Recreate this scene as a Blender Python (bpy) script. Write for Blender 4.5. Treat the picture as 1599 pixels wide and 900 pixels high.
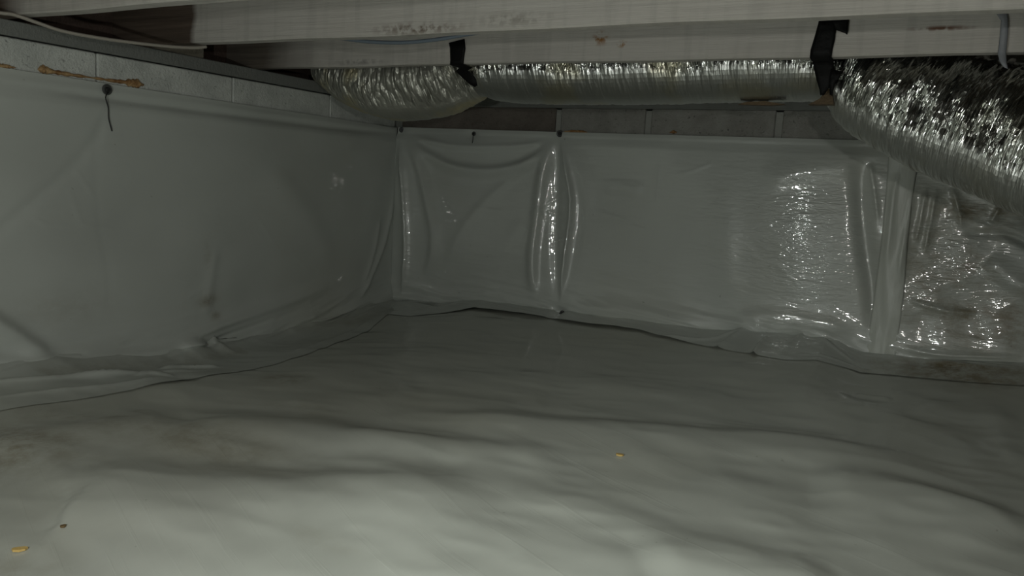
import bpy, bmesh, math, random
import numpy as np
from mathutils import Vector, Matrix
random.seed(7); rng = np.random.default_rng(11)
S = bpy.context.scene
COL = S.collection
for o in list(bpy.data.objects): bpy.data.objects.remove(o)

# ------------------------------------------------------------------ camera
CZ = 0.56                                   # camera height above the ground sheet, metres
_c = np.array([799.5, 450.0])
_v1, _v2 = np.array([-1500., 145.]), np.array([1440., 315.])
_a, _b = _v1 - _c, _v2 - _c
FP = math.sqrt(-(_a @ _b))
_X = -np.array([_a[0], _a[1], FP]); _X /= np.linalg.norm(_X)
_Y = np.array([_b[0], _b[1], FP]); _Y -= _X * (_X @ _Y); _Y /= np.linalg.norm(_Y)
_Z = np.cross(_X, _Y)
R3 = np.array([_X, _Y, _Z])
cam = bpy.data.cameras.new('camera'); camo = bpy.data.objects.new('camera', cam); COL.objects.link(camo)
cam.sensor_width = 36; cam.lens = FP / 1599 * 36; cam.clip_start = 0.02
M = Matrix.Identity(4)
for i in range(3):
    M[i][0] = R3[i, 0]; M[i][1] = -R3[i, 1]; M[i][2] = -R3[i, 2]
M[2][3] = CZ
camo.matrix_world = M
S.camera = camo

# ------------------------------------------------------------------ world, lamp, exposure
w = bpy.data.worlds.new('world'); S.world = w; w.use_nodes = True
w.node_tree.nodes['Background'].inputs[0].default_value = (0.5, 0.52, 0.5, 1)
w.node_tree.nodes['Background'].inputs[1].default_value = 0.0
def lamp(name, loc, power, radius, color):
    l = bpy.data.lights.new(name, 'POINT'); l.energy = power; l.shadow_soft_size = radius; l.color = color
    o = bpy.data.objects.new(name, l); COL.objects.link(o); o.location = loc; return o
lamp('work_lamp', (-0.60, 0.0, CZ - 0.12), 16, 0.014, (0.95, 1.0, 0.955))
lamp('head_lamp', (0.22, -0.05, CZ + 0.10), 13, 0.015, (1.0, 0.995, 0.94))
fl_ = bpy.data.lights.new('flashlight', 'SPOT'); fl_.energy = 34; fl_.shadow_soft_size = .02; fl_.color = (0.93, 1.0, 0.95)
fl_.spot_size = math.radians(84); fl_.spot_blend = 1.0
flo = bpy.data.objects.new('flashlight', fl_); COL.objects.link(flo); flo.location = (-0.24, 0.02, CZ - .02)
flo.rotation_euler = (Vector((-0.24, 0.62, 0)) - flo.location).to_track_quat('-Z', 'Y').to_euler()
S.view_settings.view_transform = 'Standard'; S.view_settings.look = 'None'
S.view_settings.exposure = 0.0; S.view_settings.gamma = 1.0; S.view_settings.use_curve_mapping = False

# ------------------------------------------------------------------ layout constants
XW, YD = -2.016, 2.714                      # faces of the left and the back block wall
JB = CZ + 0.312                             # underside of the joists
ZT = CZ + 0.183                             # top edge of the wall sheets
SB = CZ + 0.274                             # underside of the sill plate
def ray(p):
    return R3 @ np.array([p[0] - _c[0], p[1] - _c[1], FP])
def at(p, ax, val):
    """point of the world where the line of sight p meets the plane axis=val"""
    d = ray(p); v = val - (CZ if ax == 2 else 0)
    q = d * v / d[ax]; q[2] += CZ; return q
def at_plane(p, P0, n):
    d = ray(p); o = np.array([0, 0, CZ]); n = np.array(n, float)
    return o + d * (((np.array(P0) - o) @ n) / (d @ n))

# ------------------------------------------------------------------ noise and fold helpers
def _hash(ix, iy, seed):
    h = (ix * 374761393 + iy * 668265263 + seed * 1274126177) & 0xffffffff
    h = ((h ^ (h >> 13)) * 1274126177) & 0xffffffff
    return ((h ^ (h >> 16)) & 0xffff) / 65535.0 * 2 - 1
def noise(x, y, seed=0):
    ix = np.floor(x).astype(np.int64); iy = np.floor(y).astype(np.int64)
    fx = x - ix; fy = y - iy; sx = fx * fx * (3 - 2 * fx); sy = fy * fy * (3 - 2 * fy)
    a, b = _hash(ix, iy, seed), _hash(ix + 1, iy, seed)
    c, d = _hash(ix, iy + 1, seed), _hash(ix + 1, iy + 1, seed)
    return (a * (1 - sx) + b * sx) * (1 - sy) + (c * (1 - sx) + d * sx) * sy
def fbm(x, y, seed=0, n=3):
    return sum(noise(x * 2 ** i, y * 2 ** i, seed + i) / 2 ** i for i in range(n))
def ridged(x, y, seed=0, n=3):
    return sum((1 - np.abs(noise(x * 2 ** i, y * 2 ** i, seed + i)) * 2) / 2 ** i for i in range(n))
def sig(x): return 1 / (1 + np.exp(-np.clip(x, -30, 30)))
def fold(A, B, pts, h, wn, wf=None, sharp=False):
    """raised line along pts; wn / wf are the widths right / left of its direction"""
    wf = wf or wn
    pts = np.array(pts, float)
    if len(pts) > 2:                              # round the polyline
        for _ in range(2):
            q = [pts[0]]
            for i in range(len(pts) - 1):
                q += [pts[i] * .75 + pts[i + 1] * .25, pts[i] * .25 + pts[i + 1] * .75]
            q.append(pts[-1]); pts = np.array(q)
    L = np.concatenate([[0], np.cumsum(np.linalg.norm(np.diff(pts, axis=0), axis=1))])
    m = 4 * max(wn, wf)
    lo, hi = pts.min(0) - m, pts.max(0) + m
    out = np.zeros_like(A)
    sel = (A > lo[0]) & (A < hi[0]) & (B > lo[1]) & (B < hi[1])
    if not sel.any(): return out
    a, b = A[sel], B[sel]
    best = np.full(a.shape, 1e9); sd = np.zeros(a.shape); tt = np.zeros(a.shape)
    for i in range(len(pts) - 1):
        p, q = pts[i], pts[i + 1]; d = q - p; l2 = d @ d + 1e-12
        t = np.clip(((a - p[0]) * d[0] + (b - p[1]) * d[1]) / l2, 0, 1)
        rx, ry = a - p[0] - t * d[0], b - p[1] - t * d[1]
        r = np.hypot(rx, ry); k = r < best
        best = np.where(k, r, best)
        sd = np.where(k, np.sign(d[0] * ry - d[1] * rx) * r, sd)
        tt = np.where(k, (L[i] + t * math.sqrt(l2)) / L[-1], tt)
    ww = np.where(sd > 0, wf, wn)
    pr = np.exp(-best / ww * 1.3) if sharp else np.exp(-(best / ww) ** 2)
    end = np.clip(np.minimum(tt, 1 - tt) / 0.22, 0.12, 1)
    out[sel] = h * pr * end * end * (3 - 2 * end)
    return out
def blob(A, B, c, ra, rb, rot=0):
    ca, sa = math.cos(rot), math.sin(rot); x, y = A - c[0], B - c[1]
    return np.exp(-((x * ca + y * sa) / ra) ** 2 - ((-x * sa + y * ca) / rb) ** 2)

# ------------------------------------------------------------------ object helpers
def link(o, parent=None):
    COL.objects.link(o)
    if parent is not None: o.parent = parent
    return o
def mesh_obj(name, V, F, mat, parent=None, smooth=False, attr=None):
    me = bpy.data.meshes.new(name); me.from_pydata([tuple(map(float, v)) for v in V] if not isinstance(V, np.ndarray) else V.tolist(), [], F)
    me.materials.append(mat)
    if attr is not None:
        for k, a in attr.items():
            at_ = me.attributes.new(k, 'FLOAT', 'POINT'); at_.data.foreach_set('value', np.asarray(a, dtype=np.float32))
    o = bpy.data.objects.new(name, me)
    if smooth: me.polygons.foreach_set('use_smooth', [True] * len(me.polygons))
    me.update(); return link(o, parent)
def grid_faces(n, m):
    i, j = np.meshgrid(np.arange(n - 1), np.arange(m - 1), indexing='ij')
    a = (i * m + j).ravel()
    return np.stack([a, a + m, a + m + 1, a + 1], 1).tolist()
def box(name, lo, hi, mat, parent=None, bevel=0.0, seg=1):
    bm = bmesh.new(); bmesh.ops.create_cube(bm, size=1)
    for v in bm.verts:
        for k in range(3): v.co[k] = lo[k] if v.co[k] < 0 else hi[k]
    if bevel: bmesh.ops.bevel(bm, geom=bm.edges[:], offset=bevel, segments=seg, affect='EDGES')
    me = bpy.data.meshes.new(name); bm.to_mesh(me); bm.free(); me.materials.append(mat)
    return link(bpy.data.objects.new(name, me), parent)
def tag(o, label=None, cat=None, group=None, kind=None):
    if label: o['label'] = label
    if cat: o['category'] = cat
    if group: o['group'] = group
    if kind: o['kind'] = kind
    return o
def empty(name, loc=(0, 0, 0)):
    o = bpy.data.objects.new(name, None); o.location = loc; o.empty_display_size = .05; return link(o)
def adopt(child, root):
    child.parent = root; child.matrix_parent_inverse = Matrix.Translation(root.location).inverted(); return child
def tube(name, pts, r, mat, sides=8, sub=6, caps=True, flat=1.0):
    P = [Vector(p) for p in pts]; Q = []
    for i in range(len(P) - 1):
        p0, p1, p2, p3 = P[max(i - 1, 0)], P[i], P[i + 1], P[min(i + 2, len(P) - 1)]
        for k in range(sub):
            t = k / sub
            Q.append(0.5 * ((2 * p1) + (p2 - p0) * t + (2 * p0 - 5 * p1 + 4 * p2 - p3) * t * t + (3 * p1 - p0 - 3 * p2 + p3) * t ** 3))
    Q.append(P[-1]); V = []; F = []; n = len(Q)
    for i, q in enumerate(Q):
        d = (Q[min(i + 1, n - 1)] - Q[max(i - 1, 0)]).normalized()
        s = d.cross(Vector((0, 0, 1)));
        if s.length < 1e-3: s = d.cross(Vector((0, 1, 0)))
        s.normalize(); u = s.cross(d)
        rr = r[i * (len(r) - 1) // max(n - 1, 1)] if isinstance(r, (list, tuple)) else r
        for k in range(sides):
            a = 2 * math.pi * k / sides; V.append(q + s * math.cos(a) * rr + u * math.sin(a) * rr * flat)
    for i in range(n - 1):
        for k in range(sides):
            k2 = (k + 1) % sides; F.append((i * sides + k, i * sides + k2, (i + 1) * sides + k2, (i + 1) * sides + k))
    if caps: F += [tuple(range(sides))[::-1], tuple((n - 1) * sides + k for k in range(sides))]
    return mesh_obj(name, V, F, mat, None, True)

# ------------------------------------------------------------------ materials
class NT:
    def __init__(s, name, rough=0.6, metal=0.0, color=(.5, .5, .5), spec=0.5):
        s.m = bpy.data.materials.new(name); s.m.use_nodes = True; s.t = s.m.node_tree
        s.b = s.t.nodes['Principled BSDF']; s.b.inputs['Roughness'].default_value = rough
        s.b.inputs['Metallic'].default_value = metal; s.b.inputs['Base Color'].default_value = (*color, 1)
        s.b.inputs['Specular IOR Level'].default_value = spec
        s.g = s.t.nodes.new('ShaderNodeNewGeometry').outputs['Position']; s.bumpn = None
    def n(s, k, **kw):
        n = s.t.nodes.new(k)
        for a, b in kw.items(): setattr(n, a, b)
        return n
    def map(s, scale=(1, 1, 1), rot=(0, 0, 0), loc=(0, 0, 0)):
        m = s.n('ShaderNodeMapping'); m.inputs['Scale'].default_value = scale; m.inputs['Rotation'].default_value = rot
        m.inputs['Location'].default_value = loc; s.t.links.new(s.g, m.inputs[0]); return m.outputs[0]
    def noise(s, scale=5, detail=3, v=None, rough=.5, dist=0):
        x = s.n('ShaderNodeTexNoise'); x.inputs['Scale'].default_value = scale; x.inputs['Detail'].default_value = detail
        x.inputs['Roughness'].default_value = rough; x.inputs['Distortion'].default_value = dist
        s.t.links.new(v or s.g, x.inputs['Vector']); return x.outputs[0]
    def ramp(s, src, stops):
        r = s.n('ShaderNodeValToRGB'); e = r.color_ramp.elements
        while len(e) < len(stops): e.new(0.5)
        for k, (p, c) in zip(e, stops): k.position = p; k.color = (*c, 1) if not isinstance(c, (int, float)) else (c, c, c, 1)
        s.t.links.new(src, r.inputs[0]); return r.outputs[0]
    def mix(s, fac, a, b, mode='MIX'):
        m = s.n('ShaderNodeMix', data_type='RGBA', blend_type=mode)
        for sock, v in ((m.inputs[0], fac), (m.inputs[6], a), (m.inputs[7], b)):
            if isinstance(v, (int, float)): sock.default_value = v
            elif isinstance(v, tuple): sock.default_value = (*v, 1)
            else: s.t.links.new(v, sock)
        return m.outputs[2]
    def math(s, op, a, b=0.0, clamp=False):
        m = s.n('ShaderNodeMath', operation=op, use_clamp=clamp)
        for sock, v in ((m.inputs[0], a), (m.inputs[1], b)):
            if isinstance(v, (int, float)): sock.default_value = v
            else: s.t.links.new(v, sock)
        return m.outputs[0]
    def attr(s, name):
        a = s.n('ShaderNodeAttribute'); a.attribute_name = name; return a.outputs['Fac']
    def near(s, p, r, soft=.5):
        """1 within r (three radii) of the point p"""
        m = s.map((1 / r[0], 1 / r[1], 1 / r[2]), loc=(-p[0] / r[0], -p[1] / r[1], -p[2] / r[2]))
        l = s.n('ShaderNodeVectorMath', operation='LENGTH'); s.t.links.new(m, l.inputs[0])
        return s.ramp(l.outputs['Value'], [(soft, 1.), (1., 0.)])
    def color(s, c): s.t.links.new(c, s.b.inputs['Base Color'])
    def rough(s, c): s.t.links.new(c, s.b.inputs['Roughness'])
    def bump(s, h, dist=.002, strength=1):
        b = s.n('ShaderNodeBump'); b.inputs['Distance'].default_value = dist; b.inputs['Strength'].default_value = strength
        s.t.links.new(h, b.inputs['Height'])
        if s.bumpn: s.t.links.new(s.bumpn, b.inputs['Normal'])
        s.bumpn = b.outputs[0]; s.t.links.new(s.bumpn, s.b.inputs['Normal'])

def sheet_mat(name, base, rough, gl_axis, amp):
    m = NT(name, rough, 0, base, .5)
    big = m.noise(2.2, 3)
    c = m.mix(m.ramp(big, [(.3, 0.), (.7, 1.)]), tuple(x * .9 for x in base), tuple(x * 1.05 for x in base))
    warm = m.ramp(m.noise(1.3, 4, m.map(loc=(3, 1, 5))), [(.5, 0.), (.75, 1.)])
    c = m.mix(m.math('MULTIPLY', warm, .35), c, (base[0] * .9, base[1] * .83, base[2] * .7))
    st = m.attr('stain')
    brk = m.ramp(m.noise(22, 6, m.map((1, 1, 1.6)), .7), [(.38, 0.), (.62, 1.)])
    sm = m.math('MULTIPLY', st, m.math('ADD', m.math('MULTIPLY', brk, .8), .25), True)
    c = m.mix(sm, c, (.155, .115, .05))
    dots = m.ramp(m.noise(55, 2, m.map(loc=(7, 7, 7))), [(.76, 0.), (.79, 1.)])
    c = m.mix(m.math('MULTIPLY', dots, .35), c, (.12, .1, .07))
    m.color(c)
    m.bump(m.noise(14, 2, m.map(gl_axis), .5), .004 * amp)
    m.b.inputs['Coat Weight'].default_value = min(1., 1.7 * amp); m.b.inputs['Coat IOR'].default_value = 1.6; m.b.inputs['Coat Roughness'].default_value = .05
    cr = m.math('MULTIPLY', m.noise(42, 2, m.map(gl_axis, loc=(2, 4, 1)), .5, .6), m.attr('crinkle_amount'))
    m.bump(cr, .0030)
    m.t.links.new(m.bumpn, m.b.inputs['Coat Normal'])
    return m.m
M_wall = sheet_mat('wall_sheet_plastic', (.49, .515, .48), .36, (.55, .55, 2.2), .5)
M_left = sheet_mat('left_sheet_plastic', (.49, .515, .48), .42, (.6, .6, 1.6), .4)
M_left.node_tree.nodes['Principled BSDF'].inputs['Coat Weight'].default_value = .3
M_floor = sheet_mat('ground_sheet_plastic', (.47, .485, .435), .46, (1.4, .5, 1), .3)

def floor_lines(M):
    m = NT.__new__(NT); m.m = M; m.t = M.node_tree; m.b = m.t.nodes['Principled BSDF']; m.g = m.n('ShaderNodeNewGeometry').outputs['Position']
    old = m.b.inputs['Normal'].links[0].from_socket; m.bumpn = old
    a, b = at((930, 730), 2, 0), at((1160, 835), 2, 0); ang = math.atan2(b[1] - a[1], b[0] - a[0])
    m.bump(m.ramp(m.noise(1, 4, m.rotmap(ang, (1.6, 60, 1)), .6), [(.56, 0.), (.74, 1.)]), .00022)
def _rotmap(s, ang, scale):
    v = s.n('ShaderNodeVectorRotate', rotation_type='Z_AXIS'); v.inputs['Angle'].default_value = -ang; s.t.links.new(s.g, v.inputs['Vector'])
    k = s.n('ShaderNodeMapping'); k.inputs['Scale'].default_value = scale; s.t.links.new(v.outputs[0], k.inputs[0]); return k.outputs[0]
NT.rotmap = _rotmap
floor_lines(M_floor)
def tape_mat():
    m = NT('seam_tape', .38, 0, (.52, .54, .49)); m.bump(m.noise(30, 4, m.map((1, 1, .3))), .003); return m.m
M_tape = tape_mat()

def block_mat(name, base, dark, orange=None):
    m = NT(name, .9, 0, base, .2)
    n1 = m.ramp(m.noise(9, 5, rough=.7), [(.35, 0.), (.65, 1.)])
    c = m.mix(n1, dark, base)
    pit = m.ramp(m.noise(90, 4, rough=.7), [(.24, 0.), (.38, 1.)])
    c = m.mix(pit, tuple(x * .6 for x in dark), c)
    m.color(c); m.bump(m.noise(120, 4, rough=.7), .004); m.bump(pit, .002); return m.m
M_block = block_mat('block_painted', (.68, .70, .66), (.50, .52, .49))
M_blockb = block_mat('block_bare', (.30, .30, .275), (.22, .215, .195))
M_blockd = block_mat('block_brown', (.17, .15, .13), (.12, .105, .09))
M_mortar = block_mat('mortar', (.42, .43, .40), (.32, .33, .31))
def mort2():
    m = NT('mortar_light', .95, 0, (.29, .295, .27), .1); m.bump(m.noise(80, 3), .003); return m.m
M_mortar2 = mort2()

def wood_mat(name, paint, bare, edge_x=None, stains=(), amount=1.0, warm=0.0):
    m = NT(name, .8, 0, paint, .25)
    gr = m.noise(6, 5, m.map((.5, 20, 14)), .65)
    patch = m.noise(3.5, 4, m.map((1, 1, 2.5)))
    drip = m.noise(30, 3, m.map((1.1, .2, .10)))
    c = m.mix(m.ramp(gr, [(.3, 0.), (.7, 1.)]), tuple(x * .86 for x in paint), paint)
    c = m.mix(m.math('MULTIPLY', m.ramp(patch, [(.4, 0.), (.7, 1.)]), .35), c, (paint[0] * .8, paint[1] * .77, paint[2] * .74))
    c = m.mix(m.math('MULTIPLY', m.ramp(drip, [(.5, 0.), (.62, 1.)]), .28), c, tuple(x * .62 for x in paint))
    bc = m.mix(m.ramp(m.noise(5, 5, m.map((.6, 16, 16))), [(.3, 0.), (.7, 1.)]), tuple(x * .6 for x in bare), bare)
    if edge_x is not None:
        sx = m.n('ShaderNodeSeparateXYZ'); m.t.links.new(m.g, sx.inputs[0])
        e = m.math('ADD', sx.outputs[0], m.math('MULTIPLY', m.math('SUBTRACT', m.noise(14, 4, m.map((.3, 1, 1))), .5), edge_x[1]))
        mr = m.n('ShaderNodeMapRange'); mr.inputs[1].default_value = edge_x[0] - edge_x[2]; mr.inputs[2].default_value = edge_x[0] + edge_x[2]
        m.t.links.new(e, mr.inputs[0]); c = m.mix(mr.outputs[0], bc, c)
    elif amount < 1: c = m.mix(amount, bc, c)
    for p, r, col, k, sc in stains:
        f = m.math('MULTIPLY', m.near(p, r, .2), m.ramp(m.noise(sc, 4, m.map((1, 1, 1 if sc > 40 else .25))), [(.42, 0.), (.56, 1.)]))
        c = m.mix(m.math('MULTIPLY', f, k), c, col)
    m.color(c); m.bump(gr, .003); m.bump(drip, .0015); return m.m
PAINT = (.48, .460, .425); BARE = (.105, .078, .06)
YA, YB, YC, YE = 1.09, 1.485, 1.903, 2.315
rs = at((938, 60), 1, YC); rs2 = at((972, 69), 1, YC); rs3 = at((1470, 44), 1, YC); dr = at((650, 45), 1, YB); dr2 = at((560, 97), 1, YC)
M_jA = wood_mat('joist_paint_near', PAINT, BARE, (-1.93, .10, .05))
M_jB = wood_mat('joist_paint_dripped', PAINT, BARE, (-1.79, .05, .012),
    [(dr, (.16, .02, .018), (.14, .11, .085), .9, 60), (dr + np.array([.25, 0, .01]), (.12, .02, .02), (.18, .17, .14), .5, 60)])
M_jC = wood_mat('joist_paint_spotted', PAINT, (.13, .11, .09), (-1.84, .15, .12),
    [(rs, (.028, .02, .022), (.22, .10, .02), 1., 70), (rs2, (.018, .02, .012), (.25, .13, .04), .9, 90),
     (rs3, (.075, .02, .007), (.13, .07, .045), 1., 45), (dr2, (.12, .02, .012), (.15, .15, .14), .6, 60)])
M_jD = wood_mat('joist_paint_back', (.33, .31, .28), BARE, (-1.2, .3, .3))
M_rim = wood_mat('rim_wood', (.1, .075, .06), (.085, .055, .045), None, (), .4)
M_sill = wood_mat('sill_wood', (.23, .245, .23), (.14, .11, .09), None, (), .85)
M_blk = wood_mat('blocking_wood', (.19, .175, .14), BARE, None, (), .9)
M_sub = wood_mat('subfloor_wood', (.2, .17, .14), BARE, None, (), .5)
def simple(name, col, rough=.6, metal=0., bump=None, spec=.5):
    m = NT(name, rough, metal, col, spec)
    if bump: m.bump(m.noise(bump[0], 3), bump[1])
    return m.m
M_black = simple('black_strap_tape', (.004, .004, .004), .6, 0, (60, .002), .15)
M_pin = simple('pin_black_plastic', (.015, .015, .015), .5)
M_washer = simple('pin_washer', (.06, .062, .06), .45, 0, (150, .002))
M_cable = simple('cable_sheath', (.30, .275, .235), .5, 0, (40, .001))
M_blue = simple('blue_grey_cable', (.10, .125, .15), .6)
M_grey = simple('grey_plastic_strip', (.20, .21, .225), .5, 0, (30, .004))
M_dirt = simple('dirt', (.12, .085, .05), .95, 0, (20, .01))
M_insul = simple('insulation_batt', (.10, .07, .04), .95, 0, (60, .01))
def foam_mat():
    m = NT('expanding_foam', .7, 0, (.5, .3, .1)); m.color(m.mix(m.ramp(m.noise(40, 4), [(.35, 0.), (.65, 1.)]), (.26, .13, .045), (.50, .34, .17)))
    m.bump(m.noise(90, 3), .006); return m.m
M_foam = foam_mat()
M_chip = simple('wood_chip', (.52, .36, .12), .7, 0, (80, .002))
M_chipd = simple('bark_chip', (.13, .085, .035), .8, 0, (80, .002))
def foil_mat(name, tint, yell, rough, fuzzy=0., vs=48):
    m = NT(name, rough, 1.0, tint)
    y = m.ramp(m.noise(7, 4, m.map(loc=(1, 2, 3))), [(.5, 0.), (.66, 1.)])
    m.color(m.mix(m.math('MULTIPLY', y, yell), tint, (.52, .46, .27)))
    if fuzzy: m.b.inputs['Metallic'].default_value = 1 - fuzzy
    a = m.n('ShaderNodeAttribute'); a.attribute_name = 'duct_co'; m.g = a.outputs['Vector']
    v = m.n('ShaderNodeTexVoronoi'); v.inputs['Scale'].default_value = vs; m.t.links.new(m.map((1.7, .42, .42)), v.inputs['Vector'])
    m.bump(m.math('MULTIPLY', v.outputs[0], m.attr('foil_crinkle')), .014, .9)
    m.bump(m.math('MULTIPLY', m.noise(vs * 2.4, 2, m.map((1.5, .3, .3)), .6), m.attr('foil_crinkle')), .004)
    m.rough(m.ramp(m.attr('foil_crinkle'), [(.3, min(.42, rough * 2.4)), (.8, rough)]))
    return m.m
M_foil = foil_mat('duct_foil', (.52, .53, .51), .45, .17)
M_foil2 = foil_mat('duct_foil_bright', (.66, .67, .65), .15, .16, 0., 27)
M_foil3 = foil_mat('duct_foil_over_insulation', (.38, .38, .335), .9, .38, .35)

# ------------------------------------------------------------------ ground height
_bk = [(612, 476), (660, 476), (700, 481), (760, 478), (820, 485), (878, 492), (940, 502), (1010, 510), (1100, 523), (1200, 529), (1290, 536), (1350, 562), (1420, 568), (1599, 574)]
_bk = np.array([at(p, 1, YD) for p in _bk]); BKX, BKZ = _bk[:, 0], _bk[:, 2]
_lf = [(0, 582), (70, 574), (150, 572), (240, 566), (340, 545), (430, 528), (520, 505), (608, 474)]
_lf = np.array([at(p, 0, XW) for p in _lf]); LFY, LFZ = _lf[:, 1], _lf[:, 2]
def ground_low(x, y):
    zb = np.interp(x, BKX, BKZ); zl = np.interp(y, LFY, LFZ)
    wb = np.exp(-((YD - np.minimum(y, YD)) / .42) ** 2); wl = np.exp(-((x - XW) / .35) ** 2)
    wl = wl * (1 - wb)
    return zb * wb + zl * wl
fl = lambda p: at(p, 2, 0.0)[:2]
FLOOR_FOLDS = [  # line of crest, height, near width, far width
    ([(20, 775), (150, 752), (262, 772), (450, 782), (560, 772), (700, 778), (800, 790)], .026, .11, .060),
    ([(230, 672), (375, 672), (490, 684), (600, 708), (720, 742)], .021, .09, .055),
    ([(560, 664), (760, 664), (900, 675), (1088, 689), (1250, 701), (1337, 716), (1530, 745)], .021, .10, .05),
    ([(930, 690), (1075, 748), (1165, 760), (1280, 790)], .007, .06, .03),
    ([(500, 694), (640, 702), (760, 712), (900, 722)], .013, .06, .035),
    ([(980, 875), (1120, 872), (1220, 900), (1330, 915)], .015, .07, .045),
    ([(1250, 750), (1468, 786), (1620, 850)], .022, .10, .04),
    ([(1200, 600), (1380, 664), (1560, 712)], .012, .10, .06),
    ([(640, 592), (780, 590), (880, 600)], .007, .10, .06),
    ([(380, 640), (520, 628), (700, 636), (860, 650)], .008, .10, .06),
    ([(880, 600), (1000, 610), (1150, 640)], .009, .08, .06),
    ([(-60, 720), (60, 690), (180, 668), (300, 652)], .013, .10, .05),
    ([(-60, 860), (120, 815), (260, 830), (420, 850)], .006, .07, .05),
    ([(420, 600), (600, 560), (760, 555), (860, 570)], .008, .10, .07),
    ([(1420, 640), (1500, 660), (1600, 675)], .008, .05, .04),
    ([(1330, 626), (1365, 630), (1395, 634)], .006, .012, .012),
    ([(700, 720), (840, 780), (960, 800), (1100, 850)], .004, .05, .03),
    ([(1530, 640), (1560, 690), (1610, 745)], .005, .02, .02)]
def ground(x, y):
    z = ground_low(x, y)
    for pts, h, wn, wf in FLOOR_FOLDS:
        z = z + fold(x, y, [fl(p) for p in pts], h * 1.15, wn * 1.35, wf * 1.6)
    near_wall = np.maximum(np.exp(-((YD - y) / .2) ** 2), np.exp(-((x - XW) / .2) ** 2))
    z = z + (.0055 - .002 * sig((y - 1.6) / .2)) * fbm(x * 1.9 + y * .8, y * 5.0 - x * .8, 3, 3) * (1 - near_wall * .5)
    z = z + .0016 * ridged(x * 5 + y * 4, y * 9 - x * 3, 8, 2)
    return z
def crinkle_at(A, B, spots):
    c = np.zeros_like(A)
    for (p, ra, rb, k) in spots: c = np.maximum(c, blob(A, B, p, ra, rb) * k)
    return c
def axis_steps(lo, hi, flo, fhi, fine, coarse):
    a = list(np.arange(lo, flo, coarse)) + list(np.arange(flo, fhi, fine)) + list(np.arange(fhi, hi, coarse)) + [hi]
    return np.array(sorted(set(np.round(a, 5))))

# ------------------------------------------------------------------ setting
gx = axis_steps(-2.2, 2.7, -2.2, .9, .08, .3); gy = axis_steps(-2.7, 2.9, .2, 2.9, .08, .3)
X, Y = np.meshgrid(gx, gy, indexing='ij')
tag(mesh_obj('floor', np.stack([X, Y, ground_low(X, Y) - .03], -1).reshape(-1, 3), grid_faces(*X.shape), M_dirt, None, True), kind='structure')
X0, X1, Y0, Y1 = -2.216, 2.6, -2.6, 2.914
wl = tag(box('wall_left', (X0, Y0, -.15), (XW - .010, Y1, SB - .006), M_mortar), kind='structure')
wb = tag(box('wall_back', (XW - .010, YD + .010, -.15), (X1, Y1, SB - .006), M_mortar2), kind='structure')
tag(box('wall_right', (X1, Y0, -.15), (X1 + .1, Y1, 1.107), M_tape), kind='structure')
tag(box('wall_front', (X0, Y0 - .1, -.15), (X1, Y0, 1.107), M_tape), kind='structure')
tag(box('ceiling', (X0 - .05, Y0 - .1, 1.107), (X1 + .1, Y1 + .05, 1.125), M_sub), kind='structure')
# the top course of blocks, one by one
ys = [-.04, .424, .890, 1.355, 1.822, 2.288, 2.70]
for a, b in zip(ys[:-1], ys[1:]):
    box('concrete_block', (XW - .03, a + .002, SB - .2), (XW, b - .002, SB - .004), M_block, wl, .003)
xs = [XW + .012, -1.262, -.905, -.452, .012, .478, .944]
for a, b in zip(xs[:-1], xs[1:]):
    box('concrete_block', (a + .012, YD, SB - .2), (b - .012, YD + .03, SB), M_blockb if a > -1.3 else M_blockd, wb, .003)

# wood framing
def wavy_box(name, lo, hi, mat, seed):
    """a sawn board: long box with slightly uneven faces and eased edges"""
    n = int((hi[0] - lo[0]) / .05) + 2; xs_ = np.linspace(lo[0], hi[0], n); e = .0035
    prof = [(lo[1] + e, lo[2]), (hi[1] - e, lo[2]), (hi[1], lo[2] + e), (hi[1], hi[2]), (lo[1], hi[2]), (lo[1], lo[2] + e)]
    V = []
    for x in xs_:
        dz = .0012 * math.sin(x * 5.1 + seed) + .0008 * math.sin(x * 13.7 + seed * 2); dy = .001 * math.sin(x * 4.1 + seed)
        V += [(x, p[0] + dy, p[1] + (dz if p[1] < hi[2] - .01 else 0)) for p in prof]
    F = [(i * 6 + k, i * 6 + (k + 1) % 6, i * 6 + 6 + (k + 1) % 6, i * 6 + 6 + k) for i in range(n - 1) for k in range(6)]
    F += [tuple(range(6))[::-1], tuple((n - 1) * 6 + k for k in range(6))]
    return mesh_obj(name, V, [f[::-1] for f in F], mat)
for y, m, lab in ((YA, M_jA, 'whitewashed wooden floor joist nearest the viewer, crossing the top left corner'),
                  (YB, M_jB, 'broad whitewashed joist with brown drips along its lower edge, in front of the strapped joist'),
                  (YC, M_jC, 'whitewashed joist with rust spots that carries the two black straps'),
                  (YE, M_jD, 'greyish joist seen only in the gap behind the hanging grey strip')):
    tag(wavy_box('floor_joist', (-2.135, y, JB), (X1, y + .038, 1.107), m, y * 7), lab, 'joist', 'floor joists overhead')
tag(box('sill_plate', (-2.17, Y0, SB), (XW + .001, YD + .0, JB - .0005), M_sill, None, .002),
    'weathered grey wooden sill plate lying on top of the left block wall', 'sill plate')
tag(box('rim_joist', (-2.175, Y0, JB), (-2.137, YD + .1, 1.107), M_rim, None, .002),
    'dark brown rim board standing on the left sill plate behind the joist ends', 'rim board')
tag(box('rear_sill_plate', (XW + .003, YD + .001, SB), (X1, YD + .14, JB), M_sill, None, .002),
    'shaded wooden plate on top of the back wall above the silver duct', 'sill plate')
tag(box('rear_rim_joist', (-2.13, YD + .05, JB + .0005), (X1, YD + .088, 1.107), M_rim, None, .002),
    'dark rim board above the back wall behind the silver duct', 'rim board')
wbk = at((320, 90), 0, XW)
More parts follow.
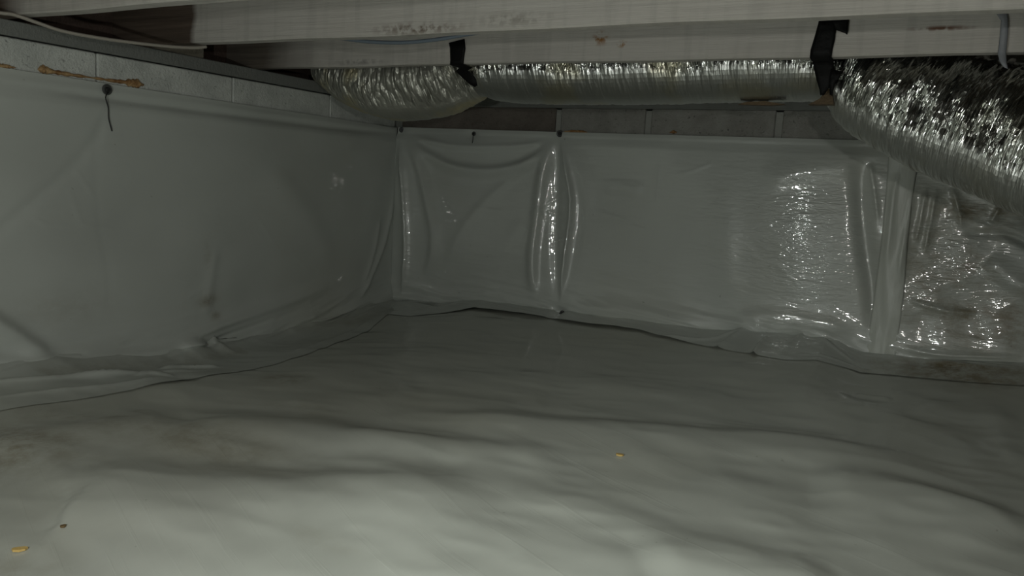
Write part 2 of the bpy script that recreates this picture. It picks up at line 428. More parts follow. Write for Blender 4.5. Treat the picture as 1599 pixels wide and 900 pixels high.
tag(box('wood_block', (-2.10, YB + .04, JB), (XW - .003, wbk[1], JB + .075), M_blk, None, .003),
    'short tan wooden block on the left sill plate under the pale cable end', 'wood block')

# ------------------------------------------------------------------ ground sheet
gx = axis_steps(-2.01, X1, -2.01, .85, .0085, .06); gy = axis_steps(Y0, YD - .005, .3, YD - .005, .0085, .06)
X, Y = np.meshgrid(gx, gy, indexing='ij'); Z = ground(X, Y)
st = np.zeros_like(X)
for p, ra, rb, k in [((1500, 600), .17, .20, 1.1), ((1440, 585), .08, .1, .7), ((1540, 625), .06, .09, .8), ((10, 700), .16, .10, .8), ((440, 590), .08, .06, .6),
                     ((470, 640), .1, .05, .25), ((300, 690), .25, .08, .45), ((130, 660), .2, .08, .4), ((545, 508), .1, .06, .22), ((770, 505), .1, .06, .22), ((940, 520), .12, .04, .25), ((500, 850), .06, .02, .2), ((0, 900), .1, .06, .3)]:
    st = np.maximum(st, blob(X, Y, fl(p), ra, rb) * k)
ck = crinkle_at(X, Y, [(fl((1150, 575)), .2, .1, .35), (fl((960, 545)), .25, .08, .45), (fl((1140, 565)), .13, .06, .8), (fl((1300, 590)), .15, .05, .4), (fl((1590, 600)), .1, .2, .5)])
g = mesh_obj('ground_vapor_barrier', np.stack([X, Y, Z], -1).reshape(-1, 3), grid_faces(*X.shape), M_floor, None, True, {'stain': st.ravel(), 'crinkle_amount': ck.ravel()})
tag(g, 'rippled pale grey plastic sheet covering the whole crawl space ground', 'plastic sheet')

# ------------------------------------------------------------------ wall sheets
APRON = {'left': [([(60, 592), (170, 584), (260, 572), (330, 564)], .010, .014, .012), ([(-40, 604), (90, 592), (180, 582), (230, 578)], .010, .016, .014),
    ([(205, 584), (240, 576), (270, 584)], .012, .012, .010), ([(-40, 626), (110, 608), (200, 597), (280, 580)], .007, .02, .02), ([(430, 543), (520, 517), (590, 487)], .006, .015, .02),
    ([(240, 560), (300, 552), (345, 556)], .014, .014, .012)],
 'back': [([(1020, 541), (1100, 555), (1150, 552), (1200, 560)], .010, .014, .010), ([(1105, 568), (1145, 553), (1190, 556)], .008, .016, .014),
    ([(1170, 580), (1185, 565), (1205, 562)], .012, .010, .008), ([(1222, 572), (1285, 560), (1350, 567), (1385, 580)], .013, .016, .012), ([(1270, 570), (1300, 580), (1340, 592)], .010, .009, .008),
    ([(1225, 580), (1300, 588), (1370, 600)], .006, .012, .012), ([(905, 500), (980, 514), (1050, 530)], .008, .014, .014), ([(900, 528), (955, 530), (1015, 546)], .007, .014, .012),
    ([(650, 482), (720, 488), (790, 484)], .008, .02, .015), ([(1540, 572), (1580, 582), (1630, 580)], .014, .014, .014), ([(940, 512), (1010, 516), (1100, 532), (1240, 545)], .008, .02, .02)]}
def apron_h(U, s, axis):
    h = np.zeros_like(U)
    for pts, hh, wn, wf in APRON[axis]:
        q = [fl(p) for p in pts]
        q = [(p[1], p[0] - XW) for p in q] if axis == 'left' else [(p[0], YD - p[1]) for p in q]
        h = h + fold(U, s, q, hh, wn, wf, True)
    return h * np.clip((s + .02) / .03, 0, 1)
def wall_sheet(name, axis, us, top, height_fn, apron_fn, mat, off, stain_fn, crk_fn, label):
    """sheet hanging from `top` down the wall, turning at the ground and lapping onto it"""
    r = .014
    tw = np.concatenate([np.arange(0, 1, 1 / 150.)]); na = 60
    U = us[:, None] * np.ones((1, len(tw) + na)); P = np.zeros(U.shape + (3,))
    base = XW if axis == 'left' else YD
    zf = ground_low(np.full_like(us, XW), us) if axis == 'left' else ground_low(us, np.full_like(us, YD))
    topz = top(us); ap = apron_fn(us)
    s = np.concatenate([-(1 - tw)[None, :] * (topz - zf)[:, None], np.linspace(0, 1, na)[None, :] * ap[:, None]], 1)
    q = np.sqrt(s * s + r * r); out = (s + q) / 2; up = (-s + q) / 2
    zwall = zf[:, None] + up
    H = height_fn(U, zwall, s)
    lift = .0008 + off * .08 + .0030 * np.clip(fbm(U * 3.1, s * 2, 90, 2) - .2, 0, 1) + apron_h(U, s, axis)
    nb, nu = (1 - s / q) / 2, (1 + s / q) / 2; ln = np.hypot(nb, nu); nb /= ln; nu /= ln
    if axis == 'left':
        px = base + off + out; py = U
        gz = ground(px, py)
        P[..., 0] = px + H * nb; P[..., 1] = py
    else:
        py = base - off - out; px = U; gz = ground(px, py)
        P[..., 0] = px; P[..., 1] = py - H * nb
    P[..., 2] = np.where(s < -.12, zwall, 0) + np.where(s >= -.12, gz + lift + up, 0)
    k = np.clip((-.02 - s) / .10, 0, 1); k = k * k * (3 - 2 * k)
    P[..., 2] = (gz + lift + up) * (1 - k) + zwall * k + np.maximum(H, 0) * nu * (1 - k) * np.exp(-(np.maximum(s, 0) / .10) ** 2)
    F = grid_faces(*U.shape)
    o = mesh_obj(name, P.reshape(-1, 3), F, mat, None, True, {'stain': stain_fn(U, zwall, s).ravel(), 'crinkle_amount': crk_fn(U, zwall, s).ravel()})
    return tag(o, label, 'plastic sheet')

lw = lambda p: at(p, 0, XW)[1:]                         # (y, z) on the left wall
bw = lambda p: at(p, 1, YD)[[0, 2]]                     # (x, z) on the back wall
LEFT_FOLDS = [
    ([(-80, 420), (0, 352), (60, 300), (110, 258), (150, 205), (166, 150)], -.003, .018, .014, 0),
    ([(166, 150), (140, 225), (145, 330), (158, 430), (165, 520)], -.0009, .008, .015, 0),
    ([(-120, 440), (0, 512), (45, 545), (75, 568)], .020, .035, .022, 0),
    ([(-100, 560), (0, 566), (80, 566), (170, 556), (240, 548), (272, 528)], .012, .02, .02, 0),
    ([(260, 540), (300, 518), (380, 492), (470, 462), (520, 440)], .012, .02, .03, 0),
    ([(255, 550), (285, 530), (315, 540), (335, 556)], .022, .018, .018, 1),
    ([(150, 575), (260, 556), (320, 562), (400, 545), (520, 512)], .010, .014, .014, 1),
    ([(610, 300), (598, 370), (575, 430), (552, 475)], .014, .016, .016, 1),
    ([(590, 330), (578, 400), (560, 450)], .008, .012, .012, 1),
    ([(380, 520), (440, 500), (520, 490)], .008, .02, .02, 0),
    ([(0, 390), (150, 420), (300, 430), (420, 415)], .006, .08, .06, 0),
    ([(330, 380), (318, 440), (312, 500)], .004, .02, .02, 0),
    ([(400, 260), (470, 330), (520, 420)], .006, .06, .05, 0),
    ([(0, 134), (100, 146), (250, 165), (400, 185), (560, 205), (622, 208)], -.008, .010, .012, 0)]
for _l in (LEFT_FOLDS, BACK_FOLDS_X := []):
    for _i in range(16):
        _x, _y = (random.uniform(30, 560), random.uniform(230, 470)) if _l is LEFT_FOLDS else (random.uniform(680, 1330), random.uniform(240, 470))
        _t, _n = random.uniform(0, math.pi), random.uniform(25, 80)
        _l.append(([(_x, _y), (_x + _n * math.cos(_t) * .5, _y + _n * math.sin(_t) * .5 + random.uniform(-5, 5)), (_x + _n * math.cos(_t), _y + _n * math.sin(_t))], random.uniform(.0008, .002), .006, .006, 1))
def left_h(U, Zw, s):
    h = .010 + .010 * fbm(U * 1.6, Zw * 2.2, 21, 3)
    t = np.clip((ZT - Zw) / .06, 0, 1); h = h * t + .002
    for pts, hh, wn, wf, sh in LEFT_FOLDS: h = h + fold(U, Zw, [lw(p) for p in pts], hh, wn, wf, sh)
    h = h + .0022 * sig((Zw - (ZT - .020)) / .0012) * (Zw > ZT - .06)
    low = np.exp(-(s / .10) ** 2)
    e = lw((288, 545)); h = h + .032 * np.clip(1 - np.hypot((U - e[0]) / .055, (Zw - e[1]) / .045), 0, 1)
    h = h + low * (.010 + .009 * ridged(U * 3.0 + s * 4, s * 14 + U * 2, 31, 3))
    h = h * np.clip((YD - U) / .03, .1, 1)
    return np.maximum(h, -.006)
apL = np.array([fl(p) for p in [(0, 642), (120, 622), (200, 606), (310, 585), (410, 565), (500, 535), (570, 508), (612, 482)]])
def left_ap(u): return np.clip(np.interp(u, apL[:, 1], apL[:, 0]) - XW, .06, .4)
def left_st(U, Zw, s):
    a = np.zeros_like(U)
    for p, ra, rb, k in [((315, 468), .035, .02, .6), ((327, 490), .025, .018, .45), ((316, 400), .015, .05, .25), ((215, 128), .12, .012, .5), ((90, 480), .15, .05, .15)]:
        a = np.maximum(a, blob(U, Zw, lw(p), ra, rb) * k)
    return a + .30 * np.exp(-((s - .12) / .05) ** 2) * (noise(U * 6, s * 9, 4) > .1)
def left_ck(U, Zw, s):
    return crinkle_at(U, Zw, [(lw((285, 540)), .08, .04, 1.), (lw((600, 430)), .1, .1, .4)]) + .15 * np.exp(-(s / .1) ** 2)
topL = lambda u: np.interp(u, [1.1, 2.7], [CZ + .194, CZ + .183])
us = axis_steps(Y0, YD - .012, .8, YD - .012, .0075, .05)
wall_sheet('wall_vapor_barrier', 'left', us, topL, left_h, left_ap, M_left, .006, left_st, left_ck,
           'pale plastic sheet hung on the left block wall and lapped onto the ground')

BACK_FOLDS = [
    ([(629, 212), (640, 290), (645, 370), (640, 440), (628, 470)], .034, .030, .030, 1),
    ([(627, 212), (620, 300), (614, 400), (609, 470)], -.004, .010, .010, 0),
    ([(634, 214), (660, 250), (675, 310), (690, 380), (668, 440)], .016, .022, .034, 0),
    ([(640, 214), (672, 240), (715, 262), (780, 268), (840, 250), (868, 214)], .014, .030, .014, 0),
    ([(640, 210), (700, 228), (760, 230), (830, 228), (870, 213)], .007, .014, .010, 0),
    ([(868, 216), (852, 260), (845, 330), (836, 410), (842, 478)], .020, .026, .020, 0),
    ([(874, 208), (871, 300), (870, 400), (878, 488)], -.012, .020, .020, 0),
    ([(876, 212), (890, 270), (898, 320), (888, 400), (880, 480)], .030, .018, .020, 1),
    ([(880, 212), (915, 280), (922, 360), (905, 430), (884, 486)], .006, .02, .04, 0),
    ([(878, 486), (950, 480), (1040, 495), (1140, 510), (1260, 515)], .012, .03, .04, 0),
    ([(1345, 238), (1343, 300), (1350, 380), (1362, 450), (1364, 530)], -.016, .020, .028, 0),
    ([(1190, 290), (1240, 270), (1320, 262), (1350, 275)], .010, .03, .05, 0),
    ([(1140, 500), (1200, 488), (1290, 505), (1345, 520)], .010, .03, .03, 0),
    ([(1358, 250), (1366, 300), (1372, 350)], .008, .008, .008, 1),
    ([(1410, 246), (1395, 300), (1388, 370), (1382, 420)], .012, .010, .012, 1),
    ([(1428, 290), (1418, 340), (1408, 400), (1403, 440)], .014, .010, .012, 1),
    ([(1447, 290), (1438, 340), (1428, 385)], .014, .009, .010, 1),
    ([(1463, 292), (1452, 350), (1442, 400)], .014, .009, .010, 1),
    ([(1486, 290), (1498, 330), (1502, 360)], .010, .010, .010, 1),
    ([(1415, 465), (1450, 478), (1490, 487), (1530, 486)], .012, .012, .014, 1),
    ([(1405, 537), (1440, 549), (1500, 555), (1600, 556)], .012, .012, .014, 1),
    ([(1545, 350), (1555, 335), (1560, 322)], .010, .012, .012, 1),
    ([(1500, 362), (1540, 366), (1575, 366), (1620, 390)], -.008, .012, .012, 0),
    ([(1480, 270), (1540, 300), (1600, 330)], .010, .02, .03, 0),
    ([(1540, 400), (1580, 440), (1620, 450)], .014, .03, .03, 0),
    ([(940, 300), (960, 290), (1010, 300)], .004, .03, .03, 0),
    ([(640, 238), (770, 235), (870, 250)], .0, .03, .03, 0),
    ([(700, 420), (740, 340), (800, 280), (850, 235)], .005, .02, .02, 0),
    ([(760, 480), (790, 400), (830, 330)], .004, .03, .03, 0),
    ([(1110, 290), (1140, 320), (1130, 420), (1160, 480)], .005, .06, .05, 0)]
BACK_FOLDS += BACK_FOLDS_X
def back_h(U, Zw, s):
    h = .012 + .010 * fbm(U * 1.7 + 4, Zw * 2.0, 51, 3)
    h = h + .022 * blob(U, Zw, bw((750, 370)), .26, .22) + .022 * blob(U, Zw, bw((1240, 380)), .30, .24)
    t = np.clip((ZT - Zw) / .05, 0, 1); h = h * t + .002
    for pts, hh, wn, wf, sh in BACK_FOLDS:
        if hh: h = h + fold(U, Zw, [bw(p) for p in pts], hh, wn, wf, sh)
    h = h + .0022 * sig((Zw - (ZT - .018)) / .0012) * (Zw > ZT - .06)
    right = sig((U + .05) / .03)
    h = h + right * (.006 * fbm(U * 7 + Zw * 1.5, Zw * 2.5, 71, 2) + .0035 * ridged(U * 3 + Zw * 2, Zw * 6 - U * 3, 75, 2)) * t
    low = np.exp(-(s / .09) ** 2)
    h = h + low * (.003 + .007 * ridged(U * 3.0 - s * 4, s * 14 - U * 2, 61, 3))
    # held tight at the pins
    for p in ((874, 208), (878, 489), (740, 208), (626, 203)):
        h = h * (1 - .9 * blob(U, Zw, bw(p), .028, .022))
    return np.maximum(h, -.006)
apB = np.array([fl(p) for p in [(640, 492), (760, 496), (880, 510), (960, 527), (1030, 543), (1120, 563), (1220, 585), (1330, 596), (1400, 606), (1599, 640)]])
def back_ap(u): return np.clip(YD - np.interp(u, apB[:, 0], apB[:, 1]), .10, .45)
def back_st(U, Zw, s):
    a = np.zeros_like(U)
    for p, ra, rb, k in [((1450, 440), .12, .25, .55), ((1530, 330), .15, .06, .8), ((1540, 500), .2, .1, .8), ((1500, 420), .1, .08, .7), ((1460, 600), .2, .1, .3), ((1560, 360), .04, .1, .4)]:
        a = np.maximum(a, blob(U, Zw, bw(p), ra, rb) * k)
    ap = np.clip((s - .02) / .05, 0, 1) * blob(U, 0 * U, (.15, 0), .22, 1)
    return np.maximum(a, ap)
def back_ck(U, Zw, s):
    return crinkle_at(U, Zw, [(bw((1250, 370)), .26, .24, 1.), (bw((845, 330)), .04, .25, .5), (bw((640, 400)), .05, .2, .6), (bw((890, 330)), .04, .15, .4), (bw((1480, 380)), .25, .3, 1.)]) + .12 * np.exp(-(s / .1) ** 2)
topB = lambda u: np.interp(u, [XW, -1.27, 1.], [CZ + .186, CZ + .183, CZ + .180])
us = axis_steps(XW + .012, X1, XW + .012, .55, .0048, .05)
wall_sheet('wall_vapor_barrier', 'back', us, topB, back_h, back_ap, M_wall, .008, back_st, back_ck,
           'glossy wrinkled plastic sheet hung on the back wall under the silver duct')

# ------------------------------------------------------------------ vertical seam tape
def seam_tape():
    L = [(1388, 236), (1384, 300), (1376, 380), (1366, 460), (1355, 530), (1352, 562)]
    Rr = [(1436, 236), (1426, 300), (1418, 380), (1412, 460), (1402, 530), (1398, 566)]
    V = []; n = 60; m = 14
    for i in range(n + 1):
        t = i / n * (len(L) - 1); k = min(int(t), len(L) - 2); f = t - k
        a = np.array(L[k]) * (1 - f) + np.array(L[k + 1]) * f; b = np.array(Rr[k]) * (1 - f) + np.array(Rr[k + 1]) * f
        for j in range(m + 1):
            q = bw(a * (1 - j / m) + b * (j / m)); V.append((q[0], q[1]))
    V = np.array(V); U, Zw = V[:, 0], V[:, 1]
    h = back_h(U, Zw, np.full_like(U, -.5)) 
    jj = np.tile(np.linspace(0, 1, m + 1), n + 1)
    y = YD - .008 - h - .004 - .004 * np.sin(jj * math.pi) - .003 * ridged(U * 30, Zw * 3, 5, 1)
    y = np.minimum(y, YD - .026 - .006 * np.sin(jj * math.pi))
    o = mesh_obj('seam_tape', np.stack([U, y, Zw], -1), grid_faces(n + 1, m + 1), M_tape, None, True)
    md = o.modifiers.new('thick', 'SOLIDIFY'); md.thickness = .001
    return tag(o, 'wide pale tape strip running down the right part of the back wall sheet', 'tape')
seam_tape()

# ------------------------------------------------------------------ pins that hold the sheets
def disc(name, c, n, r, th, mat, sides=20, hole=0.0, dome=0.0):
    bm = bmesh.new(); nV = Vector(n).normalized(); q = nV.to_track_quat('Z', 'Y').to_matrix()
    prof = [(hole, 0), (r, 0), (r, th * .6), (r * .8, th), (hole, th * (1 - .3) + dome)] if hole else [(0.0001, 0), (r, 0), (r, th * .6), (r * .75, th), (.0001, th + dome)]
    rings = [[bm.verts.new(Vector(c) + q @ Vector((math.cos(2 * math.pi * k / sides) * a, math.sin(2 * math.pi * k / sides) * a, b))) for k in range(sides)] for a, b in prof]
    rings.append(rings[0])
    for i in range(len(rings) - 1):
        for k in range(sides):
            k2 = (k + 1) % sides; bm.faces.new((rings[i][k], rings[i][k2], rings[i + 1][k2], rings[i + 1][k]))
    bmesh.ops.recalc_face_normals(bm, faces=bm.faces)
    me = bpy.data.meshes.new(name); bm.to_mesh(me); bm.free(); me.materials.append(mat)
    return link(bpy.data.objects.new(name, me))
def pin(p, wall, label, r=.016, tail=None, tilt=(0, 0), out=.012):
    if wall == 'left': c = at(p, 0, XW + out); n = Vector((1, 0 + tilt[0], tilt[1]))
    else: c = at(p, 1, YD - out); n = Vector((tilt[0], -1, tilt[1]))
    c = Vector(c); root = empty('anchor_pin', c)
    adopt(disc('washer', c, n, r, .003, M_washer, hole=.004, dome=0), root)
    adopt(disc('pin_head', c + n * .002, n, r * .48, .006, M_pin, 14), root)
    if tail:
        pts = [c + n * .005 + Vector((0, 0, -r * .5))]
        for q in tail: pts.append(Vector(at(q, 0, XW + out + .008) if wall == 'left' else at(q, 1, YD - out - .008)))
        adopt(tube('tail', pts, .0017 if len(tail) > 3 else .0016, M_pin, 6, 4), root)
    return tag(root, label, 'anchor pin', 'pins holding the wall sheets')
pin((167, 140), 'left', 'large round black pin with washer and long dangling tail on the left wall sheet', .0145,
    [(165, 152), (169, 168), (170, 186), (175, 205)], out=.020)
pin((627, 203), 'back', 'small black pin at the top of the corner where left and back sheets meet', .011, None, (.8, 0), .014)
pin((740, 209), 'back', 'small pin with short dangling tail between the corner and the middle tuck', .009,
    [(738, 220), (737, 230), (739, 239)], out=.016)
pin((874, 209), 'back', 'black pin at the top of the vertical tuck in the back sheet', .013, None, (.9, 0), .014)
pin((878, 490), 'back', 'black pin at ground level below the vertical tuck in the back sheet', .012, None, (0, .2), .03)
pin((609, 471), 'back', 'small dark pin low in the far left corner at ground level', .009, None, (.4, .3), .02)

# ------------------------------------------------------------------ silver flexible duct
def catmull(P, n):
    P = np.array(P, float); out = []; seg = len(P) - 1
    for i in range(n + 1):
        t = i / n * seg; k = min(int(t), seg - 1); f = t - k
        p0, p1, p2, p3 = P[max(k - 1, 0)], P[k], P[k + 1], P[min(k + 2, seg)]
        out.append(0.5 * ((2 * p1) + (p2 - p0) * f + (2 * p0 - 5 * p1 + 4 * p2 - p3) * f * f + (3 * p1 - p0 - 3 * p2 + p3) * f ** 3))
    return np.array(out)
def duct(name, ctrl, mat, parent, seed, n=420, m=64, amp=.004, jit=.0016, thr=-.42):
    """ctrl rows: x, y, z, horizontal radius, vertical radius"""
    C = catmull(ctrl, n); V = np.zeros((n + 1, m, 3)); a = np.linspace(0, 2 * np.pi, m, endpoint=False)
    r = np.random.default_rng(seed)
    L = np.concatenate([[0], np.cumsum(np.linalg.norm(np.diff(C[:, :3], axis=0), axis=1))])
    ring = (np.abs((L / .045) % 1 - .5) * 2) ** 2 * -.0025
    for i in range(n + 1):
        d = C[min(i + 1, n), :3] - C[max(i - 1, 0), :3]; d /= np.linalg.norm(d)
        s = np.cross(d, [0, 0, 1]); s /= np.linalg.norm(s); u = np.cross(s, d)
        li = np.full(m, L[i])
        wob = noise(li * 18, np.cos(a) * 1.5 + 5, seed) + noise(li * 14, np.sin(a) * 1.5 + 9, seed + 3)
        fine = noise(li * 90 + np.sin(a) * 2, np.cos(a) * 2.2 + 5, seed + 7) + noise(li * 110 - np.cos(a) * 2, np.sin(a) * 2.2 + 9, seed + 9)
        smooth = .26 + .74 * sig((np.sin(a) - thr + .10 * noise(li * 16, li * 0, seed + 4)) / .05)          # the underside hangs smooth
        j = r.uniform(-jit, jit, m); j = (j + np.roll(j, 1) + np.roll(j, 2) + np.roll(j, 3)) * .5
        dr = (wob * amp + fine * amp * .6 + j) * smooth + ring[i] * .6 * (smooth + .3)
        V[i] = C[i, :3] + np.outer(np.cos(a) * (C[i, 3] + dr), s) + np.outer(np.sin(a) * (C[i, 4] + dr), u)
    F = []
    for i in range(n):
        for k in range(m):
            k2 = (k + 1) % m; q = (i * m + k, i * m + k2, (i + 1) * m + k2, (i + 1) * m + k)
            if (i * 7 + k * 3) % 5 < 2: F += [(q[0], q[1], q[2]), (q[0], q[2], q[3])]
            else: F += [(q[0], q[1], q[3]), (q[1], q[2], q[3])]
    o = mesh_obj(name, V.reshape(-1, 3), F, mat, parent)
    co = np.zeros((n + 1, m, 3)); co[..., 0] = L[:, None]; co[..., 1] = .13 * np.cos(a); co[..., 2] = .13 * np.sin(a)
    sm = .10 + .9 * sig((np.sin(a) - thr)[None, :] / .05 + 2 * noise(L * 16, L * 0, seed + 4)[:, None])
    o.data.attributes.new('foil_crinkle', 'FLOAT', 'POINT').data.foreach_set('value', sm.ravel().astype(np.float32))
    o.data.attributes.new('duct_co', 'FLOAT_VECTOR', 'POINT').data.foreach_set('vector', co.ravel().astype(np.float32)); return o
DY = 2.115
duct_root = empty('flexible_duct', (-.8, DY, CZ + .35))
tag(duct_root, 'silver foil covered flexible duct hung behind the strapped joist, drooping at both ends', 'duct')
def dp(p, y, rh, rv):
    """duct station from its bottom outline p at depth y"""
    q = at(p, 1, y); return (q[0], y, q[2] + rv, rh, rv)
mid = [dp((745, 152), DY, .09, .10), dp((770, 157), DY, .12, .12), dp((830, 162), DY, .13, .13), dp((930, 164), DY, .13, .13), dp((1030, 163), DY, .132, .13), dp((1120, 161), DY, .13, .13),
       dp((1200, 160), DY, .13, .13), dp((1270, 159), DY, .125, .125), dp((1305, 156), DY, .11, .115)]
adopt(duct('foil_jacket', mid, M_foil, None, 3), duct_root)
left = [dp((520, 118), DY + .20, .08, .08), dp((536, 150), DY + .10, .105, .10), dp((575, 176), DY + .01, .125, .115), dp((628, 189), DY - .03, .13, .12), dp((690, 181), DY - .02, .13, .12), dp((735, 160), DY, .105, .105), dp((756, 150), DY, .085, .09)]
adopt(duct('foil_jacket', left, M_foil3, None, 5, 220, 64, .007, .0008, -.75), duct_root)
def dc(p, y, rh, rv=None):
    q = at(p, 1, y); return (q[0], y, q[2], rh, rv or rh)
right = [dc((1300, 112), DY, .075), dc((1330, 118), DY, .105), dc((1375, 134), DY - .02, .128), dc((1440, 162), DY - .06, .136), dc((1520, 192), DY - .10, .142), dc((1600, 218), DY - .14, .144), dc((1700, 250), DY - .2, .145), dc((1850, 295), DY - .28, .145)] + [(1.15, 1.62, CZ - .02, .145, .145), (1.7, 1.45, CZ + .02, .145, .145), (2.45, 1.4, CZ + .10, .145, .145)]
adopt(duct('foil_jacket', right, M_foil2, None, 9, 620, 72, .009, .004, -.35), duct_root)
# torn insulation peeping out below the foil
def shard(name, pix, y, mat, th=.01):
    P = [Vector(at(p, 1, y)) for p in pix]; n = len(P)
    V = [tuple(p) for p in P] + [tuple(p + Vector((0, th, 0))) for p in P]
    F = [tuple(range(n)), tuple(range(n, 2 * n))[::-1]] + [(i, i + n, (i + 1) % n + n, (i + 1) % n) for i in range(n)]
    o = mesh_obj(name, V, F, mat); bm = bmesh.new(); bm.from_mesh(o.data); bmesh.ops.recalc_face_normals(bm, faces=bm.faces); bm.to_mesh(o.data); bm.free(); return o
adopt(shard('insulation', [(1262, 163), (1280, 154), (1290, 140), (1297, 138), (1300, 152), (1302, 163)], DY - .125, M_insul, .03), duct_root)
adopt(shard('insulation', [(1152, 163), (1165, 159), (1195, 158), (1226, 163), (1200, 164.5)], DY - .03, M_insul, .02), duct_root)

# ------------------------------------------------------------------ black straps
def ribbon(name, rows, mat, th=.002):
    """rows of (left pixel, right pixel, depth): a band folded through space"""
    Lp, Rp = [], []
    for a, b, y in rows:
        if a is None: Lp.append(Vector((Lp[-1].x, y, b))); Rp.append(Vector((Rp[-1].x, y, b)))     # straight on, at height b
        else: Lp.append(Vector(at(a, 1, y))); Rp.append(Vector(at(b, 1, y)))
    V, F = [], []; m = 6
    for i in range(len(rows)):
        for j in range(m + 1):
            t = j / m; p = Lp[i].lerp(Rp[i], t); p.y -= .0025 * math.sin(t * math.pi) * (1 if i else .3) + .0007 * math.sin(i * 2.1 + j * 1.7); V.append(p)
    o = mesh_obj(name, V, grid_faces(len(rows), m + 1), mat, None, True)
    md = o.modifiers.new('thick', 'SOLIDIFY'); md.thickness = th; md.offset = 0
    return o
f = YC - .004
tag(ribbon('duct_strap', [((701, 67), (725, 61), f), ((703, 75), (726.5, 76), f), ((703, 86), (725, 88), f), ((703.5, 94), (724, 94), f), (None, JB - .003, f - .001), (None, JB - .004, YC + .044),
    ((712, 111), (730, 110), DY - .16), ((722, 121), (738, 116), DY - .145), ((734, 132), (744, 124), DY - .135), ((742, 136), (745.5, 134), DY - .13)], M_black),
    'black tape strap pinching the duct beside the sagging left bulge', 'strap', 'black straps on the joist')
st2 = empty('duct_strap', at((1290, 60), 1, YC))
adopt(ribbon('strap_band', [((1280, 28), (1303, 27), f), ((1277, 40), (1306, 42), f), ((1272, 58), (1304, 62), f), ((1266, 78), (1300, 78), f), (None, JB - .003, f - .001), (None, JB - .004, YC + .044),
    ((1270, 102), (1302, 104), DY - .165), ((1273, 115), (1306, 116), DY - .15), ((1276, 128), (1303, 128), DY - .148), ((1280, 140), (1293, 139), DY - .146), ((1281, 149), (1286, 149), DY - .145)], M_black), st2)
adopt(ribbon('strap_tab', [((1299, 27), (1326, 25.5), f - .003), ((1300, 37), (1325, 36), f - .003), ((1304, 46), (1324, 48), f - .003), ((1316, 50), (1323, 54), f - .003)], M_black), st2)
adopt(ribbon('strap_tab', [((1298, 108), (1316, 112), DY - .165), ((1296, 118), (1312, 120), DY - .165), ((1295, 128), (1304, 130), DY - .165), ((1296, 148), (1299, 150), DY - .16)], M_black), st2)
tag(st2, 'black tape strap with torn ends and a side tab near the right duct bend', 'strap', 'black straps on the joist')

# grey strip that hangs down over the joist at the right
gs = ribbon('hanging_strip', [((1548, 16), (1575, 17), YC - .004), ((1556, 22), (1573, 22), YC - .006), ((1563, 32), (1574, 30), YC - .008), ((1562, 50), (1574, 52), YC - .008), ((1560, 70), (1572, 72), YC - .008),
    ((1558, 84), (1571, 84), YC - .006), ((1561, 96), (1572, 98), YC - .010), ((1567, 105), (1574, 108), YC - .014)], M_grey, .001)
tag(gs, 'torn grey plastic strip hanging over the strapped joist at the far right', 'plastic strip')

# ------------------------------------------------------------------ cables
ca, cb = np.array([-1.94, 1.02, 0]), np.array([-1.765, YB + .012, 0]); nn = np.array([cb[1] - ca[1], -(cb[0] - ca[0]), 0])
pts = [at_plane(p, ca, nn) for p in [(-60, 10), (0, 20), (22, 23), (60, 36), (100, 49), (160, 60), (220, 68), (270, 73), (305, 74.5), (322, 73)]]
tag(tube('power_cable', pts, .0054, M_cable, 10, 6, flat=.8), 'pale tan electric cable sagging under the joist ends along the left sill plate', 'cable')
pts = [at(p, 1, YB + .046) for p in [(500, 56), (540, 61), (580, 65.5), (630, 66.5), (680, 62), (735, 53), (790, 44)]]
tag(tube('blue_cable', pts, .0045, M_blue, 8, 6), 'blue grey cable sagging just below the lower edge of the dripped joist', 'cable')

# ------------------------------------------------------------------ foam beads along the sheet edges
def foam(name, wall, prof, label, d=.018):
    """prof rows: pixel on the sheet edge, bead height above it in metres"""
    V, F = [], []; m = 8
    P = []
    for i in range(len(prof) - 1):
        for k in range(6):
            t = k / 6; P.append((np.array(prof[i][0]) * (1 - t) + np.array(prof[i + 1][0]) * t, prof[i][1] * (1 - t) + prof[i + 1][1] * t))
    P.append(prof[-1])
    for i, (p, h) in enumerate(P):
        q = at(p, 0, XW) if wall == 'left' else at(p, 1, YD)
        h = h * random.uniform(.55, 1.3)
        for j in range(m + 1):
            a = math.pi * j / m - math.pi / 2; o = math.cos(a) * min(d, h * 1.2 + .002); z = math.sin(a) * h
            V.append((q[0] + o, q[1], q[2] + z) if wall == 'left' else (q[0], q[1] - o, q[2] + z))
    return tag(mesh_obj(name, V, grid_faces(len(P), m + 1), M_foam, None, True), label, 'foam')
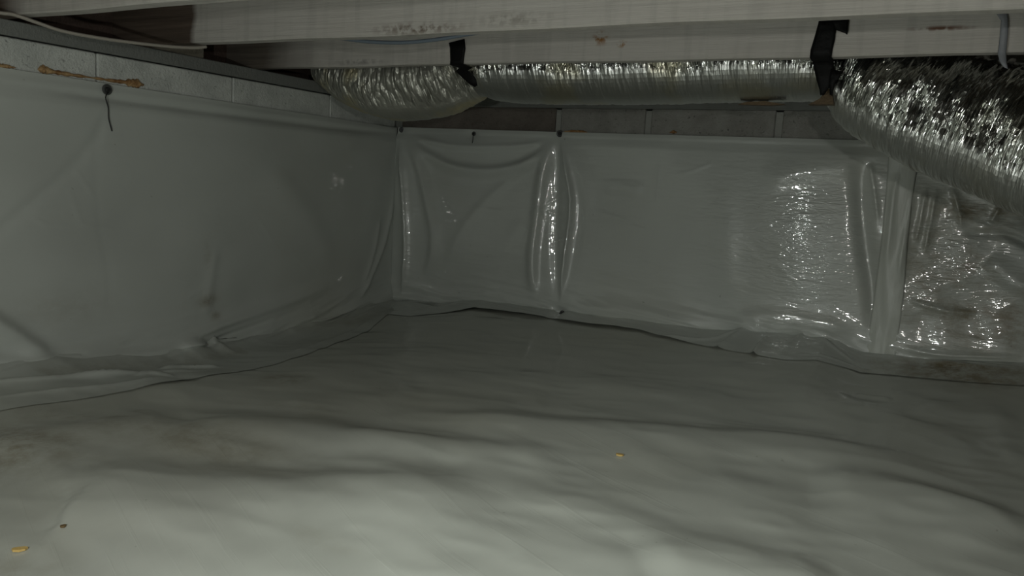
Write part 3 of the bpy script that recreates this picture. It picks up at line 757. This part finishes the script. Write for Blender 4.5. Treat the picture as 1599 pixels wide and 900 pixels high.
foam('foam_bead', 'left', [((58, 108), .001), ((66, 108), .011), ((76, 111), .007), ((105, 116), .005), ((140, 121), .003), ((175, 126), .004), ((200, 129), .009), ((215, 131), .012), ((224, 133), .002)],
     'orange tan foam bead squeezed along the top of the left sheet above the large pin', .010)
foam('foam_bead', 'left', [((-60, 97), .004), ((0, 104), .006), ((12, 104), .006), ((24, 106), .001)], 'orange foam bead at the far left frame edge on the block wall', .01)
foam('foam_bead', 'back', [((882, 206), .003), ((895, 205), .006), ((908, 206), .006), ((918, 207), .002)], 'small orange foam blob on the back wall right of the tuck pin', .012)
foam('foam_bead', 'back', [((1046, 207), .002), ((1052, 206), .006), ((1057, 207), .002)], 'tiny tan foam dab on the back sheet edge below the middle of the duct', .01)

# ------------------------------------------------------------------ chips lying on the ground sheet
def chip(p, l, wd, ang, mat, label, name='wood_chip'):
    c = fl(p); bm = bmesh.new(); prof = [(-.5, .1), (-.42, .35), (-.1, .5), (.3, .42), (.5, .05), (.35, -.35), (0, -.5), (-.4, -.3)]
    ca_, sa_ = math.cos(ang), math.sin(ang); vs = []
    zz = float(ground(np.array([[c[0]]]), np.array([[c[1]]]))[0, 0])
    for lay in (0.0, .003):
        vs.append([bm.verts.new((c[0] + (a * l * ca_ - b * wd * sa_), c[1] + (a * l * sa_ + b * wd * ca_), zz + lay + .0008 + .002 * a * a)) for a, b in prof])
    n = len(prof); bm.faces.new(vs[0][::-1]); bm.faces.new(vs[1])
    for k in range(n): bm.faces.new((vs[0][k], vs[0][(k + 1) % n], vs[1][(k + 1) % n], vs[1][k]))
    me = bpy.data.meshes.new(name); bm.to_mesh(me); bm.free(); me.materials.append(mat)
    return tag(link(bpy.data.objects.new(name, me)), label, 'wood chip')
chip((31, 864), .020, .011, .9, M_chip, 'yellow wood chip on the ground sheet in the bottom left corner')
chip((99, 836), .008, .006, 1.3, M_chipd, 'tiny dark chip on the ground sheet next to the yellow wood chip', 'bark_chip')
chip((967, 720), .016, .011, .2, M_chip, 'pale yellow chip alone on the middle of the ground sheet')
